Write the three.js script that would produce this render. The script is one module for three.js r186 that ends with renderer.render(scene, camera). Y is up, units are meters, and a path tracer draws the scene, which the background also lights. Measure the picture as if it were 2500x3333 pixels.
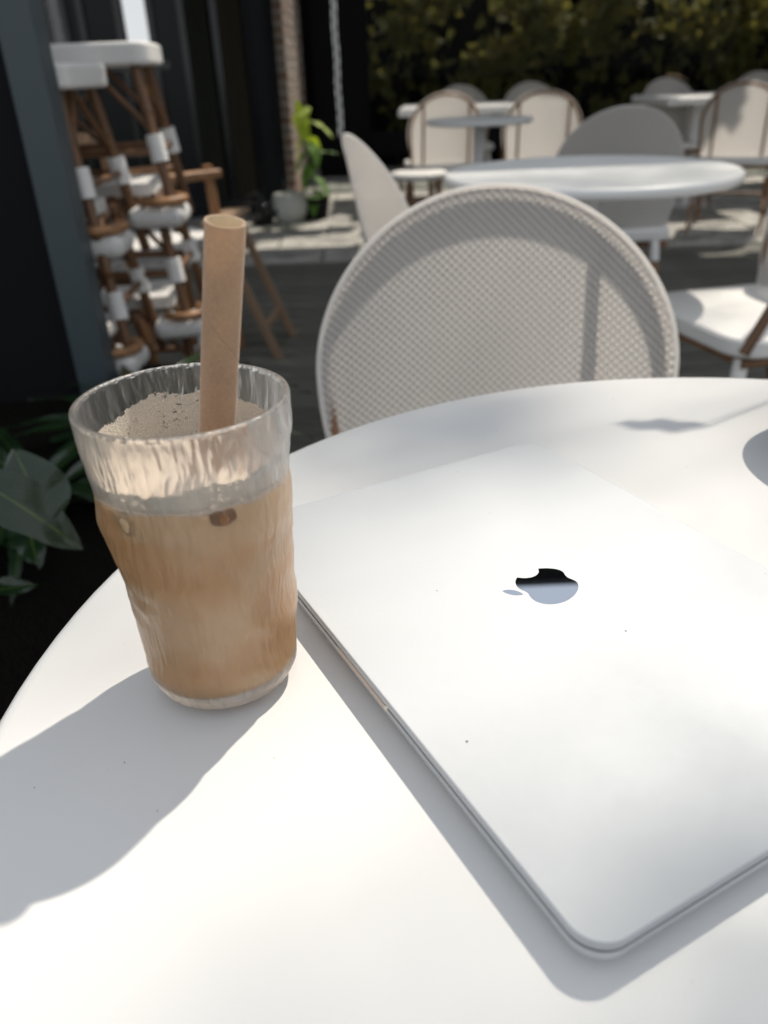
import * as THREE from 'three';
import { RoundedBoxGeometry } from 'three/addons/geometries/RoundedBoxGeometry.js';
import { mergeGeometries } from 'three/addons/utils/BufferGeometryUtils.js';

// ───────────────────────── camera, sky, sun, exposure
const scene = new THREE.Scene();
const camera = new THREE.PerspectiveCamera(64.896, 768 / 1024, 0.02, 200);
{
  const X = new THREE.Vector3(0.99912, -0.03679, 0.02026), Y = new THREE.Vector3(0.04200, 0.87520, -0.48193);
  const Z = new THREE.Vector3().crossVectors(X, Y).normalize();
  Y.crossVectors(Z, X).normalize();
  camera.quaternion.setFromRotationMatrix(new THREE.Matrix4().makeBasis(X.normalize(), Y, Z));
  camera.position.set(0, 0.98368, 0);
  camera.focus = 0.40; camera.userData.fStop = 7.5;
}
const EL = THREE.MathUtils.degToRad(55), AZX = 0.594, AZF = 0.805;       // the sun stands ahead, to the right
const sunDir = new THREE.Vector3(AZX * Math.cos(EL), Math.sin(EL), -AZF * Math.cos(EL)).normalize();
const sun = new THREE.DirectionalLight(new THREE.Color(1, 0.92, 0.80), 5.0);
sun.position.copy(sunDir).multiplyScalar(30); sun.target.position.set(0, 0, 0);
sun.castShadow = true; sun.shadow.mapSize.set(4096, 4096); sun.shadow.radius = 1.6;
Object.assign(sun.shadow.camera, { left: -9, right: 9, top: 9, bottom: -9, near: 1, far: 60 });
scene.add(sun, sun.target);

let seed = 7;
const rnd = () => { seed = (seed * 1664525 + 1013904223) >>> 0; return seed / 4294967296; };
const rr = (a, b) => a + (b - a) * rnd();
const hash = (x, y, s) => { let h = (x * 374761393 + y * 668265263 + s * 974711) | 0; h = Math.imul(h ^ (h >>> 13), 1274126177); h ^= h >>> 16; return (h >>> 0) / 4294967296; };
function vnoise(x, y, px, py, s) {                                       // tileable value noise, period px, py
  const xi = Math.floor(x), yi = Math.floor(y), fx = x - xi, fy = y - yi, u = fx * fx * (3 - 2 * fx), v = fy * fy * (3 - 2 * fy);
  const w = (a, b) => hash(((a % px) + px) % px, ((b % py) + py) % py, s);
  return (w(xi, yi) * (1 - u) + w(xi + 1, yi) * u) * (1 - v) + (w(xi, yi + 1) * (1 - u) + w(xi + 1, yi + 1) * u) * v;
}
const fbm = (x, y, p, s, o = 4) => { let a = 0, k = 0.5, t = 0, f = 1; for (let i = 0; i < o; i++) { a += k * vnoise(x * f, y * f, p * f, p * f, s + i); t += k; k *= 0.5; f *= 2; } return a / t; };
{
  const w = 512, h = 256, d = new Float32Array(w * h * 4);
  for (let j = 0; j < h; j++) for (let i = 0; i < w; i++) {
    const up = Math.max(0, Math.sin(((j + 0.5) / h - 0.5) * Math.PI)), k = Math.pow(up, 0.55);
    const c = THREE.MathUtils.smoothstep(fbm(i / w * 6, j / h * 26, 6, 11, 4), 0.42, 0.72) * 0.5;
    const L = 0.84;
    const q = [1.04 - 0.26 * k, 1.05 - 0.19 * k, 1.06 - 0.08 * k].map((v) => L * (v * (1 - c) + 1.08 * c));
    d.set([...q, 1], (j * w + i) * 4);
  }
  const t = new THREE.DataTexture(d, w, h, THREE.RGBAFormat, THREE.FloatType);
  t.mapping = THREE.EquirectangularReflectionMapping; t.magFilter = t.minFilter = THREE.LinearFilter; t.needsUpdate = true;
  scene.background = t; scene.environment = t;
}
const renderer = new THREE.WebGLRenderer({ antialias: true });
renderer.setSize(768, 1024);
renderer.toneMapping = THREE.LinearToneMapping; renderer.toneMappingExposure = 0.91;
renderer.shadowMap.enabled = true;

// ───────────────────────── helpers
const V = (x, f, h) => new THREE.Vector3(x, h, -f);                      // x to the right, f ahead of the camera, h above the floor
const used = {};
const numbered = (n) => { const k = used[n] = (used[n] ?? -1) + 1; return k ? `${n}_${String(k).padStart(3, '0')}` : n; };
function lit(o) { o.traverse((m) => { if (m.isMesh) { m.castShadow = m.receiveShadow = true; } }); return o; }
function thing(name, label, category, x = 0, f = 0, h = 0, turn = 0, group) {
  const o = new THREE.Group(); o.name = numbered(name); o.position.copy(V(x, f, h)); o.rotation.y = turn;
  o.userData = { label, category }; if (group) o.userData.group = group;
  scene.add(o); return o;
}
function clean(list) {
  return list.map((g) => { g = g.index ? g.toNonIndexed() : g.clone(); for (const k of Object.keys(g.attributes)) if (!['position', 'normal', 'uv', 'color'].includes(k)) g.deleteAttribute(k);
    if (!g.attributes.uv) g.setAttribute('uv', new THREE.BufferAttribute(new Float32Array(g.attributes.position.count * 2), 2)); return g; });
}
function part(name, geo, mat, parent, extra) {
  const g = Array.isArray(geo) ? (geo.length > 1 ? mergeGeometries(clean(geo)) : geo[0]) : geo;
  const m = new THREE.Mesh(g, mat); m.name = name; if (extra) m.userData = extra; (parent || scene).add(m); return m;
}
function whole(name, geo, mat, label, category, group) {
  const m = part(numbered(name), geo, mat); m.userData = { label, category }; if (group) m.userData.group = group; return m;
}
function struct(name, geo, mat) { const m = part(used[name] === undefined ? numbered(name) : name, geo, mat); m.userData = { kind: 'structure' }; return m; }
function copyOf(root, name, label, x, f, turn = 0, group, h = 0) {
  const r = root.clone(); r.name = numbered(name); r.position.copy(V(x, f, h)); r.rotation.y = turn;
  r.userData = { ...root.userData, label }; if (group) r.userData.group = group; scene.add(r); return r;
}
const box = (w, h, d, x = 0, y = 0, z = 0, r = 0) => (r ? new RoundedBoxGeometry(w, h, d, 3, r) : new THREE.BoxGeometry(w, h, d)).translate(x, y, z);
function rod(a, b, r0, r1 = r0, seg = 10) {
  const d = new THREE.Vector3().subVectors(b, a), g = new THREE.CylinderGeometry(r1, r0, d.length(), seg);
  g.applyQuaternion(new THREE.Quaternion().setFromUnitVectors(new THREE.Vector3(0, 1, 0), d.clone().normalize()));
  return g.translate((a.x + b.x) / 2, (a.y + b.y) / 2, (a.z + b.z) / 2);
}
const P3 = (x, y, z) => new THREE.Vector3(x, y, z);
const tube = (pts, r, seg = 40, rad = 10, closed = false) => new THREE.TubeGeometry(new THREE.CatmullRomCurve3(pts, closed, 'centripetal'), seg, r, rad, closed);
const lathe = (pts, seg = 64) => new THREE.LatheGeometry(pts.map((p) => new THREE.Vector2(p[0], p[1])), seg);
function bamboo(a, b, r, nodes = 3) {                                    // a cane with swollen nodes
  const d = new THREE.Vector3().subVectors(b, a), L = d.length(), p = [];
  const n = 24; for (let i = 0; i <= n; i++) { const t = i / n; let k = 1; for (let j = 1; j <= nodes; j++) k += 0.16 * Math.exp(-Math.pow((t - j / (nodes + 1) + 0.02) * L / 0.006, 2)); p.push([r * k, t * L]); }
  for (let j = 1; j <= nodes; j++) { const t = (j / (nodes + 1) - 0.02) * L; p.push([r * 1.16, t], [r, t - 0.012], [r, t + 0.012]); }
  p.sort((u, v) => u[1] - v[1]); p.unshift([0.0005, 0]); p.push([0.0005, L]);
  const g = lathe(p, 10); g.applyQuaternion(new THREE.Quaternion().setFromUnitVectors(P3(0, 1, 0), d.normalize())); return g.translate(a.x, a.y, a.z);
}
// ── textures
function tex(w, h, fn, srgb = false) {
  const d = new Uint8Array(w * h * 4);
  for (let j = 0; j < h; j++) for (let i = 0; i < w; i++) { const c = fn(i / w, j / h, i, j); const a = Array.isArray(c) ? c : [c, c, c]; for (let k = 0; k < 3; k++) d[(j * w + i) * 4 + k] = Math.max(0, Math.min(255, a[k] * 255)); d[(j * w + i) * 4 + 3] = a.length > 3 ? a[3] * 255 : 255; }
  const t = new THREE.DataTexture(d, w, h); t.wrapS = t.wrapT = THREE.RepeatWrapping; t.magFilter = THREE.LinearFilter; t.minFilter = THREE.LinearMipmapLinearFilter; t.generateMipmaps = true;
  if (srgb) t.colorSpace = THREE.SRGBColorSpace; t.needsUpdate = true; return t;
}
const rep = (t, a, b = a) => { const c = t.clone(); c.repeat.set(a, b); c.needsUpdate = true; return c; };
const grainT = tex(256, 256, (u, v) => fbm(u * 64, v * 64, 64, 3, 3));
const cloudT = tex(256, 256, (u, v) => fbm(u * 6, v * 6, 6, 21, 5));
const smudgeT = tex(512, 512, (u, v) => { const s = THREE.MathUtils.smoothstep(fbm(u * 9, v * 9, 9, 31, 5), 0.5, 0.75), g = fbm(u * 128, v * 128, 128, 33, 2); return 0.80 + 0.16 * s + 0.10 * (g - 0.5); });
const lidT = tex(512, 512, (u, v) => { const s = THREE.MathUtils.smoothstep(fbm(u * 11, v * 11, 11, 31, 5), 0.55, 0.8), g = fbm(u * 128, v * 128, 128, 33, 2); return 0.93 + 0.025 * s + 0.06 * (g - 0.5); });
const woodT = tex(256, 256, (u, v) => { const g = fbm(u * 24 + 1.5 * fbm(u * 4, v * 2, 4, 41, 3), v * 3, 24, 43, 4); const k = 0.72 + 0.5 * (g - 0.35); return [k, k * 0.97, k * 0.93]; }, true);
const caneT = tex(128, 256, (u, v) => { const g = fbm(u * 32, v * 4, 32, 47, 4), b = fbm(u * 4, v * 4, 4, 49, 3); const k = 0.62 + 0.45 * g * b * 2; return [k, k * 0.95, k * 0.88]; }, true);
const wrapT = tex(64, 64, (u, v) => 0.5 + 0.5 * Math.sin(v * 8 * Math.PI * 2));
const woveT = tex(128, 128, (u, v) => { const a = Math.floor(u * 16), b = Math.floor(v * 16), fu = u * 16 % 1, fv = v * 16 % 1; return (a + b) % 2 ? Math.sin(fu * Math.PI) * (0.5 + 0.5 * Math.sin(fv * Math.PI)) : Math.sin(fv * Math.PI) * (0.5 + 0.5 * Math.sin(fu * Math.PI)) * 0.8; });
const S = (c, rough, o = {}) => new THREE.MeshPhysicalMaterial({ color: new THREE.Color().setRGB(...c), roughness: rough, ...o });
const M = {
  enamel: S([0.675, 0.67, 0.66], 0.36, { bumpMap: rep(grainT, 9), bumpScale: 0.00002, clearcoat: 0.2, clearcoatRoughness: 0.3 }),
  enamelFar: S([0.70, 0.70, 0.69], 0.35),
  alu: S([0.50, 0.518, 0.538], 0.68, { metalness: 0.3, roughnessMap: rep(lidT, 3.2), bumpMap: rep(grainT, 14), bumpScale: 0.00003 }),
  aluEdge: S([0.74, 0.76, 0.77], 0.34, { metalness: 0.85 }),
  gap: S([0.012, 0.012, 0.014], 0.7),
  mirror: S([0.62, 0.66, 0.74], 0.012, { metalness: 1 }),
  strandA: S([0.92, 0.90, 0.875], 0.55, { transmission: 0.74, thickness: 0, side: THREE.DoubleSide }),
  strandB: S([0.65, 0.63, 0.61], 0.6, { transmission: 0.74, thickness: 0, side: THREE.DoubleSide }),
  weave: S([0.76, 0.75, 0.73], 0.55, { bumpMap: woveT, bumpScale: 0.002 }),
  wrap: S([0.80, 0.79, 0.77], 0.5, { bumpMap: wrapT, bumpScale: 0.002 }),
  cane: S([0.30, 0.165, 0.085], 0.42, { map: caneT }),
  caneDark: S([0.20, 0.108, 0.055], 0.4, { map: caneT }),
  wood: S([0.46, 0.25, 0.12], 0.5, { map: woodT }),
  woodPale: S([0.42, 0.30, 0.21], 0.6, { map: woodT }),
  black: S([0.008, 0.008, 0.010], 0.65, { specularIntensity: 0.2 }),
  blackGloss: S([0.010, 0.011, 0.013], 0.12),
  steel: S([0.048, 0.066, 0.076], 0.5, { roughnessMap: rep(smudgeT, 2), bumpMap: rep(grainT, 6), bumpScale: 0.0002 }),
  soil: S([0.008, 0.007, 0.006], 0.95, { specularIntensity: 0.05, bumpMap: rep(grainT, 4), bumpScale: 0.01 }),
  pot: S([0.42, 0.43, 0.40], 0.7, { bumpMap: cloudT, bumpScale: 0.002 }),
  chain: S([0.78, 0.78, 0.76], 0.25, { metalness: 0.9 }),
};
for (const k of ['strandA', 'strandB']) M[k].roughness = 0.95;

// ───────────────────────── ground and buildings
const floorT = tex(512, 512, (u, v) => { const a = fbm(u * 8, v * 8, 8, 61, 5), b = fbm(u * 90, v * 90, 90, 63, 2), st = THREE.MathUtils.smoothstep(fbm(u * 5, v * 5, 5, 67, 4), 0.55, 0.7); const k = 0.55 + 0.4 * a + 0.35 * (b - 0.5) - 0.12 * st; return [k, k * 1.01, k]; }, true);
{
  const g = new THREE.PlaneGeometry(160, 160).rotateX(-Math.PI / 2); const uv = g.attributes.uv; for (let i = 0; i < uv.count; i++) uv.setXY(i, uv.getX(i) * 80, uv.getY(i) * 80);
  struct('ground', g, S([0.21, 0.225, 0.215], 0.85, { map: floorT, bumpMap: floorT, bumpScale: 0.004 }));
  // pale paved strip beyond the boards, one flag after another
  const t = struct('terrace_floor', new THREE.PlaneGeometry(7, 0.06).rotateX(-Math.PI / 2).translate(0, 0.004, -4.8), S([0.34, 0.31, 0.29], 0.8));
  const fm = [0, 1, 2].map((k) => S([0.78 + 0.03 * k, 0.74 + 0.03 * k, 0.69 + 0.03 * k], 0.85, { map: rep(floorT, 0.6), bumpMap: rep(floorT, 0.6), bumpScale: 0.003 }));
  const flag = new RoundedBoxGeometry(0.59, 0.03, 0.39, 2, 0.006);
  for (let j = 0; j < 13; j++) for (let i = -8; i < 10; i++) { const m = part('flagstone', flag, fm[Math.floor(rnd() * 3)], t); m.position.set(i * 0.6 + (j % 2) * 0.3, 0.004 + rr(0, 0.002), -5.03 - j * 0.4); }
  // dark boards nearer
  const bm = [0, 1, 2].map((k) => S([0.15 + 0.02 * k, 0.158 + 0.02 * k, 0.146 + 0.018 * k], 0.75, { map: rep(woodT, 1, 1) }));
  const bd = new RoundedBoxGeometry(3.0, 0.024, 0.138, 2, 0.004);
  const deck = struct('deck', new THREE.PlaneGeometry(9, 3).rotateX(-Math.PI / 2).translate(0.5, 0.004, -3.25), M.black);
  for (let j = 0; j < 21; j++) for (let i = 0; i < 3; i++) { const m = part('board', bd, bm[(i + j * 2) % 3], deck); m.position.set(-2.5 + i * 3.003, 0.004 + rr(0, 0.0015), -1.84 - j * 0.143); }
}
const RH = 2.9, CT = 1 / Math.tan(EL);
const SH = (x, f, z) => [x + (RH - 0.74 - z) * AZX * CT, f + (RH - 0.74 - z) * AZF * CT];  // where the sun ray through a point (z above table height) meets the roof
{ // unseen boarded canopy over the far terrace, openings shaped to let sun onto chosen spots
  const holes = [
    [[-0.80, 5.15], [-0.12, 5.2], [-0.14, 5.72], [-0.75, 5.5]].map((p) => SH(...p, -0.74)),
    [[-0.55, 5.85], [-0.12, 5.9], [-0.2, 6.5], [-0.45, 6.3]].map((p) => SH(...p, -0.74)),
    [[1.35, 5.0], [2.05, 5.1], [2.1, 5.4], [1.4, 5.38]].map((p) => SH(...p, -0.74)),
    [[1.75, 4.45], [2.2, 4.55], [2.5, 5.0], [2.3, 5.2], [1.9, 4.85]].map((p) => SH(...p, -0.74)),
    [[0.22, 4.98], [1.30, 4.98], [1.30, 5.45], [0.95, 6.3], [0.33, 6.5], [0.18, 6.5]].map((p) => SH(...p, 0)),
    [[2.10, 5.2], [2.93, 5.2], [2.93, 6.36], [2.03, 6.36]].map((p) => SH(...p, 0)),
    [[-0.35, 7.4], [0.9, 7.55], [0.9, 8.9], [-0.35, 8.9]],
    [[0.08, 3.3], [0.32, 3.36], [0.58, 3.7], [0.5, 3.95], [0.2, 3.62]],
    [[-0.84, 2.63], [-0.48, 2.58], [-0.5, 3.33], [-0.86, 3.33]].map((p) => SH(...p, -0.2)),
  ];
  const front = (x) => (x > -0.15 && x < 0.5 ? 1.95 : 3.47), inside = (x, f, p) => { let c = false; for (let i = 0, j = p.length - 1; i < p.length; j = i++) if ((p[i][1] > f) !== (p[j][1] > f) && x < (p[j][0] - p[i][0]) * (f - p[i][1]) / (p[j][1] - p[i][1]) + p[i][0]) c = !c; return c; };  // front wing added only to keep sun off the planter and its leaves
  const g = []; const D = 0.08, X = 0.04;
  for (let f = 1.95; f < 8.9; f += D) { let a = null; for (let x = -4; x <= 6.001; x += X) { const solid = x < 6 && (f + D / 2 > front(x) || (x >= 0.5 && x < 0.78 && f < 2.7)) && !holes.some((p) => inside(x + X / 2, f + D / 2, p)); if (solid && a === null) a = x; if (!solid && a !== null) { g.push(box(x - a, 0.03, D, (x + a) / 2, RH, -(f + D / 2))); a = null; } } }
  struct('unseen_shade_canopy', g, S([0.03, 0.03, 0.033], 0.8));
  for (const [x, f] of [[-3.9, 2.1], [5.9, 3.6], [5.9, 8.8], [-3.9, 8.8]]) struct(numbered('canopy_post'), box(0.1, RH - 0.02, 0.1, x, RH / 2 - 0.01, -f), M.steel);
}
// dark wall along the left, closing wall behind
struct('wall_left', box(0.2, 3.2, 5, -3.2, 1.6, -7.4), M.black);
struct('wall_back', [box(10, 1.62, 0.2, 4.7, 0.81, -9.85), box(0.9, 3.2, 0.2, -0.75, 1.6, -9.85), box(6, 1.0, 0.2, -4.2, 0.5, -9.85)], M.black);
struct('wall_right', box(0.2, 2.6, 7, 6.1, 1.3, -6.5), S([0.05, 0.05, 0.055], 0.8));
{ // shop front: black door leaves and clear window panes
  const t = thing('shop_front', 'black framed glazed shop front behind the stacked stools', 'shop front');
  const F = 6.7, fr = [], px = [-3.0, -2.235, -2.10, -1.98, -1.72, -1.50, -1.28, -1.05, -0.83, -0.66];
  for (const x of px) fr.push(box(0.045, 2.4, 0.09, x, 1.2, -F));
  fr.push(box(2.4, 0.12, 0.1, -1.83, 0.06, -F), box(2.4, 0.1, 0.1, -1.83, 2.35, -F), box(1.0, 0.05, 0.08, -1.9, 1.06, -F));
  part('frame', fr, M.blackGloss, t);
  const clear = S([0.97, 0.98, 0.98], 0.02, { transmission: 1, thickness: 0, ior: 1.5 }), door = S([0.014, 0.016, 0.018], 0.2, { specularIntensity: 0.4 });
  const kinds = 'dcddcdddd';                                             // d black door leaf, c clear light
  for (let i = 0; i < px.length - 1; i++) {
    const w = px[i + 1] - px[i] - 0.045, xm = (px[i] + px[i + 1]) / 2;
    if (kinds[i] === 'c') { part('pane', box(w, 1.22, 0.006, xm, 1.715, -F), clear, t); part('door_panel', box(w, 0.92, 0.03, xm, 0.575, -F), door, t); }
    else part('door_panel', box(w, 2.2, 0.03, xm, 1.21, -F), door, t);
  }
  for (const [x, c] of [[-1.17, [0.03, 0.034, 0.022]], [-0.94, [0.045, 0.037, 0.024]]]) {  // folded drapes behind the doors
    const g = new THREE.PlaneGeometry(0.16, 2.1, 48, 1); const q = g.attributes.position; for (let i = 0; i < q.count; i++) q.setZ(i, 0.02 * Math.sin(q.getX(i) * 170)); g.computeVertexNormals();
    part('curtain', g.translate(x, 1.2, -F + 0.05), S(c, 0.8, { side: THREE.DoubleSide }), t);
  }
}
{ // brick return wall, its bricks lit by the sun
  const X = -0.60, F0 = 7.0, L = 1.9, T = 0.115, t = thing('brick_wall', 'narrow sunlit red brick wall beside the leafy plant', 'wall');
  part('mortar', box(T - 0.012, 2.4, L - 0.01, X - T / 2, 1.2, -(F0 + L / 2)), S([0.70, 0.66, 0.61], 0.95, { bumpMap: rep(grainT, 8), bumpScale: 0.003 }), t);
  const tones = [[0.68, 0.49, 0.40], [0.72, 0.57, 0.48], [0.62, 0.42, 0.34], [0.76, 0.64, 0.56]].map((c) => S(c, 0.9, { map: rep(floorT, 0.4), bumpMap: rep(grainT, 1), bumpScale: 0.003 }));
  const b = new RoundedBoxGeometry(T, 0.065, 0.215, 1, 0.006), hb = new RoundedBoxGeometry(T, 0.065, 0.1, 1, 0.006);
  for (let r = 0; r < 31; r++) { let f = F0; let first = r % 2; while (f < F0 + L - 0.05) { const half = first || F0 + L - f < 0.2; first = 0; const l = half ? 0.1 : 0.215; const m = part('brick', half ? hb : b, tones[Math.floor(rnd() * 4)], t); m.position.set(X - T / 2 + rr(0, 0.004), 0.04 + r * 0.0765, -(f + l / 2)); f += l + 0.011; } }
}
{ // black column and frame beside the hedge
  struct('column', box(0.5, 2.9, 0.3, -0.26, 1.45, -9.1), M.black);
  const t = thing('glass_screen', 'black framed tinted glass screen in front of the hedge', 'screen');
  part('frame', [box(7, 0.22, 0.12, 3.5, 0.31, -9.05), box(7, 0.08, 0.1, 3.5, 2.3, -9.05), box(0.07, 2.0, 0.1, 0.0, 1.3, -9.05), box(0.07, 2.0, 0.1, 6.9, 1.3, -9.05)], M.black, t);
  part('pane', box(6.83, 1.84, 0.008, 3.45, 1.34, -9.05), S([0.72, 0.75, 0.73], 0.02, { transmission: 1, thickness: 0, ior: 1.5, specularIntensity: 0.04 }), t);
}
{ // hedge: thousands of small leaves over stems
  const t = thing('hedge', 'dense dark green hedge behind the far tables', 'hedge');
  const leaf = new THREE.BufferGeometry(), vs = [];
  const sh = [[0, 0, 0], [0.5, 0.35, 0.06], [0, 0.45, -0.03], [-0.5, 0.35, 0.06], [0, 1, -0.1]];
  for (const [a, b, c] of [[0, 1, 2], [1, 4, 2], [0, 2, 3], [2, 4, 3]]) vs.push(...sh[a], ...sh[b], ...sh[c]);
  leaf.setAttribute('position', new THREE.BufferAttribute(new Float32Array(vs), 3)); leaf.setAttribute('uv', new THREE.BufferAttribute(new Float32Array(vs.length / 3 * 2), 2)); leaf.computeVertexNormals();
  const N = 2500, im = new THREE.InstancedMesh(leaf, S([1, 1, 1], 0.5, { side: THREE.DoubleSide, transmission: 0.55, thickness: 0 }), N); im.material.roughness = 0.9;
  im.name = 'foliage'; im.userData.kind = 'stuff';
  const m = new THREE.Matrix4(), q = new THREE.Quaternion(), e = new THREE.Euler(), c = new THREE.Color();
  for (let i = 0; i < N; i++) {
    let x, h, n; do { x = rr(0.0, 5); h = 0.40 + 1.40 * Math.pow(rnd(), 0.85); n = fbm(x * 2.4, h * 2.4, 16, 71, 3); } while (n < 0.47 && rnd() < 0.86);
    const d = 9.2 + 0.42 * (1 - n) + rr(-0.08, 0.16);
    const s = rr(0.07, 0.14); e.set(rr(-1.6, 0.6), rr(-1.5, 1.5), rr(-2, 2)); q.setFromEuler(e);
    m.compose(V(x, d, h), q, P3(s, s * 1.5, s)); im.setMatrixAt(i, m);
    const y = rnd(); c.setRGB(0.25 + 0.17 * y, 0.245 + 0.09 * y, 0.075); im.setColorAt(i, c);
  }
  t.add(im);
  const st = []; for (let i = 0; i < 26; i++) { const x = rr(0.1, 4.9); st.push(rod(V(x, 9.6, 0.05), V(x + rr(-0.2, 0.2), 9.5, 1.9), 0.02, 0.008, 6)); }
  part('stems', st, S([0.05, 0.035, 0.02], 0.9), t, { kind: 'stuff' });
}
{ // steel post near the stools
  const t = thing('steel_post', 'blue grey square steel post standing left of the stacked stools', 'post', -0.685, 1.90, 0);
  part('shaft', box(0.075, 2.40, 0.075, 0, 1.2, 0, 0.004), M.steel, t);
  part('base_plate', box(0.16, 0.012, 0.16, 0, 0.006, 0), M.steel, t);
  whole('dark_panel', box(0.9, 2.4, 0.05, -1.176, 1.2, -1.91), M.black, 'flat black panel fixed against the left side of the steel post', 'panel');
}
{ // unseen pole added to cast a stripe on the nearest chair back
  const t = thing('added_shadow_pole', 'unseen slim black pole added to cast a stripe on the nearest chair', 'pole', 1.10, 2.07, 0);
  part('shaft', new THREE.CylinderGeometry(0.02, 0.02, 2.4, 16).translate(0, 1.2, 0), M.black, t);
  part('foot', lathe([[0, 0], [0.14, 0], [0.14, 0.02], [0.03, 0.04], [0.02, 0.06]], 32), M.black, t);
}
{ // hanging chain
  const t = thing('hanging_chain', 'pale metal chain hanging in front of the black column', 'chain', -0.141, 4.6, 0);
  const link = new THREE.TorusGeometry(0.0135, 0.0048, 8, 16).scale(1, 1.4, 1);
  for (let i = 0; i < 60; i++) { const m = part('link', link, M.chain, t); m.position.set(0.002 * Math.sin(i * 0.7), 2.38 - i * 0.0285, 0); m.rotation.y = i % 2 ? 0.8 : -0.75; }
}

// ───────────────────────── bistro tables
function roundTable(name, label, x, f, R, far, group) {
  const t = thing(name, label, 'table', x, f, 0, 0, group), th = 0.026, r = 0.011, p = [[0, 0.74 - th]];
  for (let i = 0; i <= 10; i++) { const a = -Math.PI / 2 + Math.PI * i / 10; p.push([R - r + r * Math.cos(a), 0.74 - th / 2 + (th / 2) * Math.sin(a)]); }
  p.push([R - 0.03, 0.7402], [0, 0.7402]);
  const g = lathe(p, 128), q = g.attributes.position, uv = g.attributes.uv; for (let i = 0; i < q.count; i++) uv.setXY(i, q.getX(i), q.getZ(i));
  part('tabletop', g, far ? M.enamelFar : M.enamel, t);
  part('pedestal', lathe([[0.03, 0.02], [0.03, 0.70], [0.09, 0.712]], 32), M.enamelFar, t);
  part('base', lathe([[0, 0], [0.22, 0], [0.22, 0.012], [0.06, 0.03], [0.03, 0.06], [0.0, 0.06]], 48), M.enamelFar, t);
  return t;
}
roundTable('round_table', 'round glossy white table carrying the iced coffee and the silver laptop', 0.222, 0.273, 0.3994);
roundTable('round_table', 'round pale grey table in shade behind the nearest chair', 0.555, 2.19, 0.368, true);
roundTable('round_table', 'small grey round table standing before the far row of chairs', 0.575, 4.6, 0.275, true);
function squareTable(label, x, f, w, turn) {
  const t = thing('square_table', label, 'table', x, f, 0, turn, 'square white tables by the hedge');
  part('tabletop', box(w, 0.045, w, 0, 0.7175, 0, 0.01), M.enamelFar, t);
  part('pedestal', [box(0.09, 0.68, 0.09, 0, 0.355, 0, 0.01)], M.enamelFar, t);
  part('base', lathe([[0, 0], [0.25, 0], [0.25, 0.014], [0.06, 0.035], [0, 0.035]], 40), M.enamelFar, t);
  return t;
}
squareTable('square white table between two pairs of cream backed chairs', 0.63, 6.28, 0.78, -0.1);
squareTable('square white table near the right edge by the hedge', 2.33, 6.3, 0.72, 0.05);

// ───────────────────────── woven bistro chair
const BH = 0.415, BW = 0.226;                                            // back panel height above its foot, half width
const half = (v) => { const s = v / BH; if (s < 0.46) return BW * (0.86 + 0.14 * Math.sin(s / 0.46 * Math.PI / 2)); const k = (s - 0.46) / 0.54; return BW * Math.sqrt(Math.max(0, 1 - k * k)); };
const topAt = (x) => { const a = Math.min(1, Math.abs(x) / BW); return BH * (0.46 + 0.54 * Math.sqrt(1 - a * a)); };
const lowAt = (x) => { const a = Math.abs(x) / BW; if (a <= 0.86) return 0; return BH * 0.46 * Math.asin(Math.min(1, (a - 0.86) / 0.14)) / (Math.PI / 2); };
const onBack = (x, v, d = 0) => P3(x, 0.447 + v * 0.965, -0.19 - v * 0.17 + 0.055 * (x / BW) ** 2 - d);   // d behind the panel
function strands(pitch) {
  const make = (list) => { const pos = [], uv = [], idx = []; for (const line of list) { const s = pos.length / 3; line.forEach(([a, b], i) => { pos.push(a.x, a.y, a.z, b.x, b.y, b.z); uv.push(0, i, 1, i); if (i) { const k = s + i * 2; idx.push(k - 2, k - 1, k, k - 1, k + 1, k); } }); }
    const g = new THREE.BufferGeometry(); g.setAttribute('position', new THREE.BufferAttribute(new Float32Array(pos), 3)); g.setAttribute('uv', new THREE.BufferAttribute(new Float32Array(uv), 2)); g.setIndex(idx); g.computeVertexNormals(); return g; };
  const A = [], B = [], amp = pitch * 0.22, w = pitch * 0.47;
  let j = 0; for (let x = -BW + pitch; x < BW - pitch * 0.5; x += pitch, j++) { const line = [], v0 = lowAt(x), v1 = topAt(x); for (let v = v0, n = 0; v < v1; v += pitch / 2, n++) { const s = -amp * Math.cos(Math.PI * (v / pitch + j)); line.push([onBack(x - w, v, s), onBack(x + w, v, s)]); } if (line.length > 1) A.push(line); }
  let i = 0; for (let v = pitch * 0.5; v < BH - pitch * 0.5; v += pitch, i++) { const line = [], h = half(v); for (let x = -h; x < h; x += pitch / 2) { const jj = (x + BW - pitch) / pitch, s = amp * Math.cos(Math.PI * (0.5 + i + jj)); line.push([onBack(x, v + w, s), onBack(x, v - w, s)]); } if (line.length > 1) B.push(line); }
  return [make(A), make(B)];
}
const [weaveA, weaveB] = strands(0.0057);
const rimPts = []; for (let k = 0; k <= 40; k++) { const a = Math.PI * k / 40; rimPts.push(onBack(BW * Math.cos(a), BH * (0.46 + 0.54 * Math.sin(a)))); }
for (const v of [0.34, 0.2, 0.08, 0]) { rimPts.push(onBack(-half(v * BH / 0.46 * 0.46), v * BH)); rimPts.unshift(onBack(half(v * BH), v * BH)); }
rimPts.push(onBack(-0.09, -0.004), onBack(0.09, -0.004));
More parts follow.
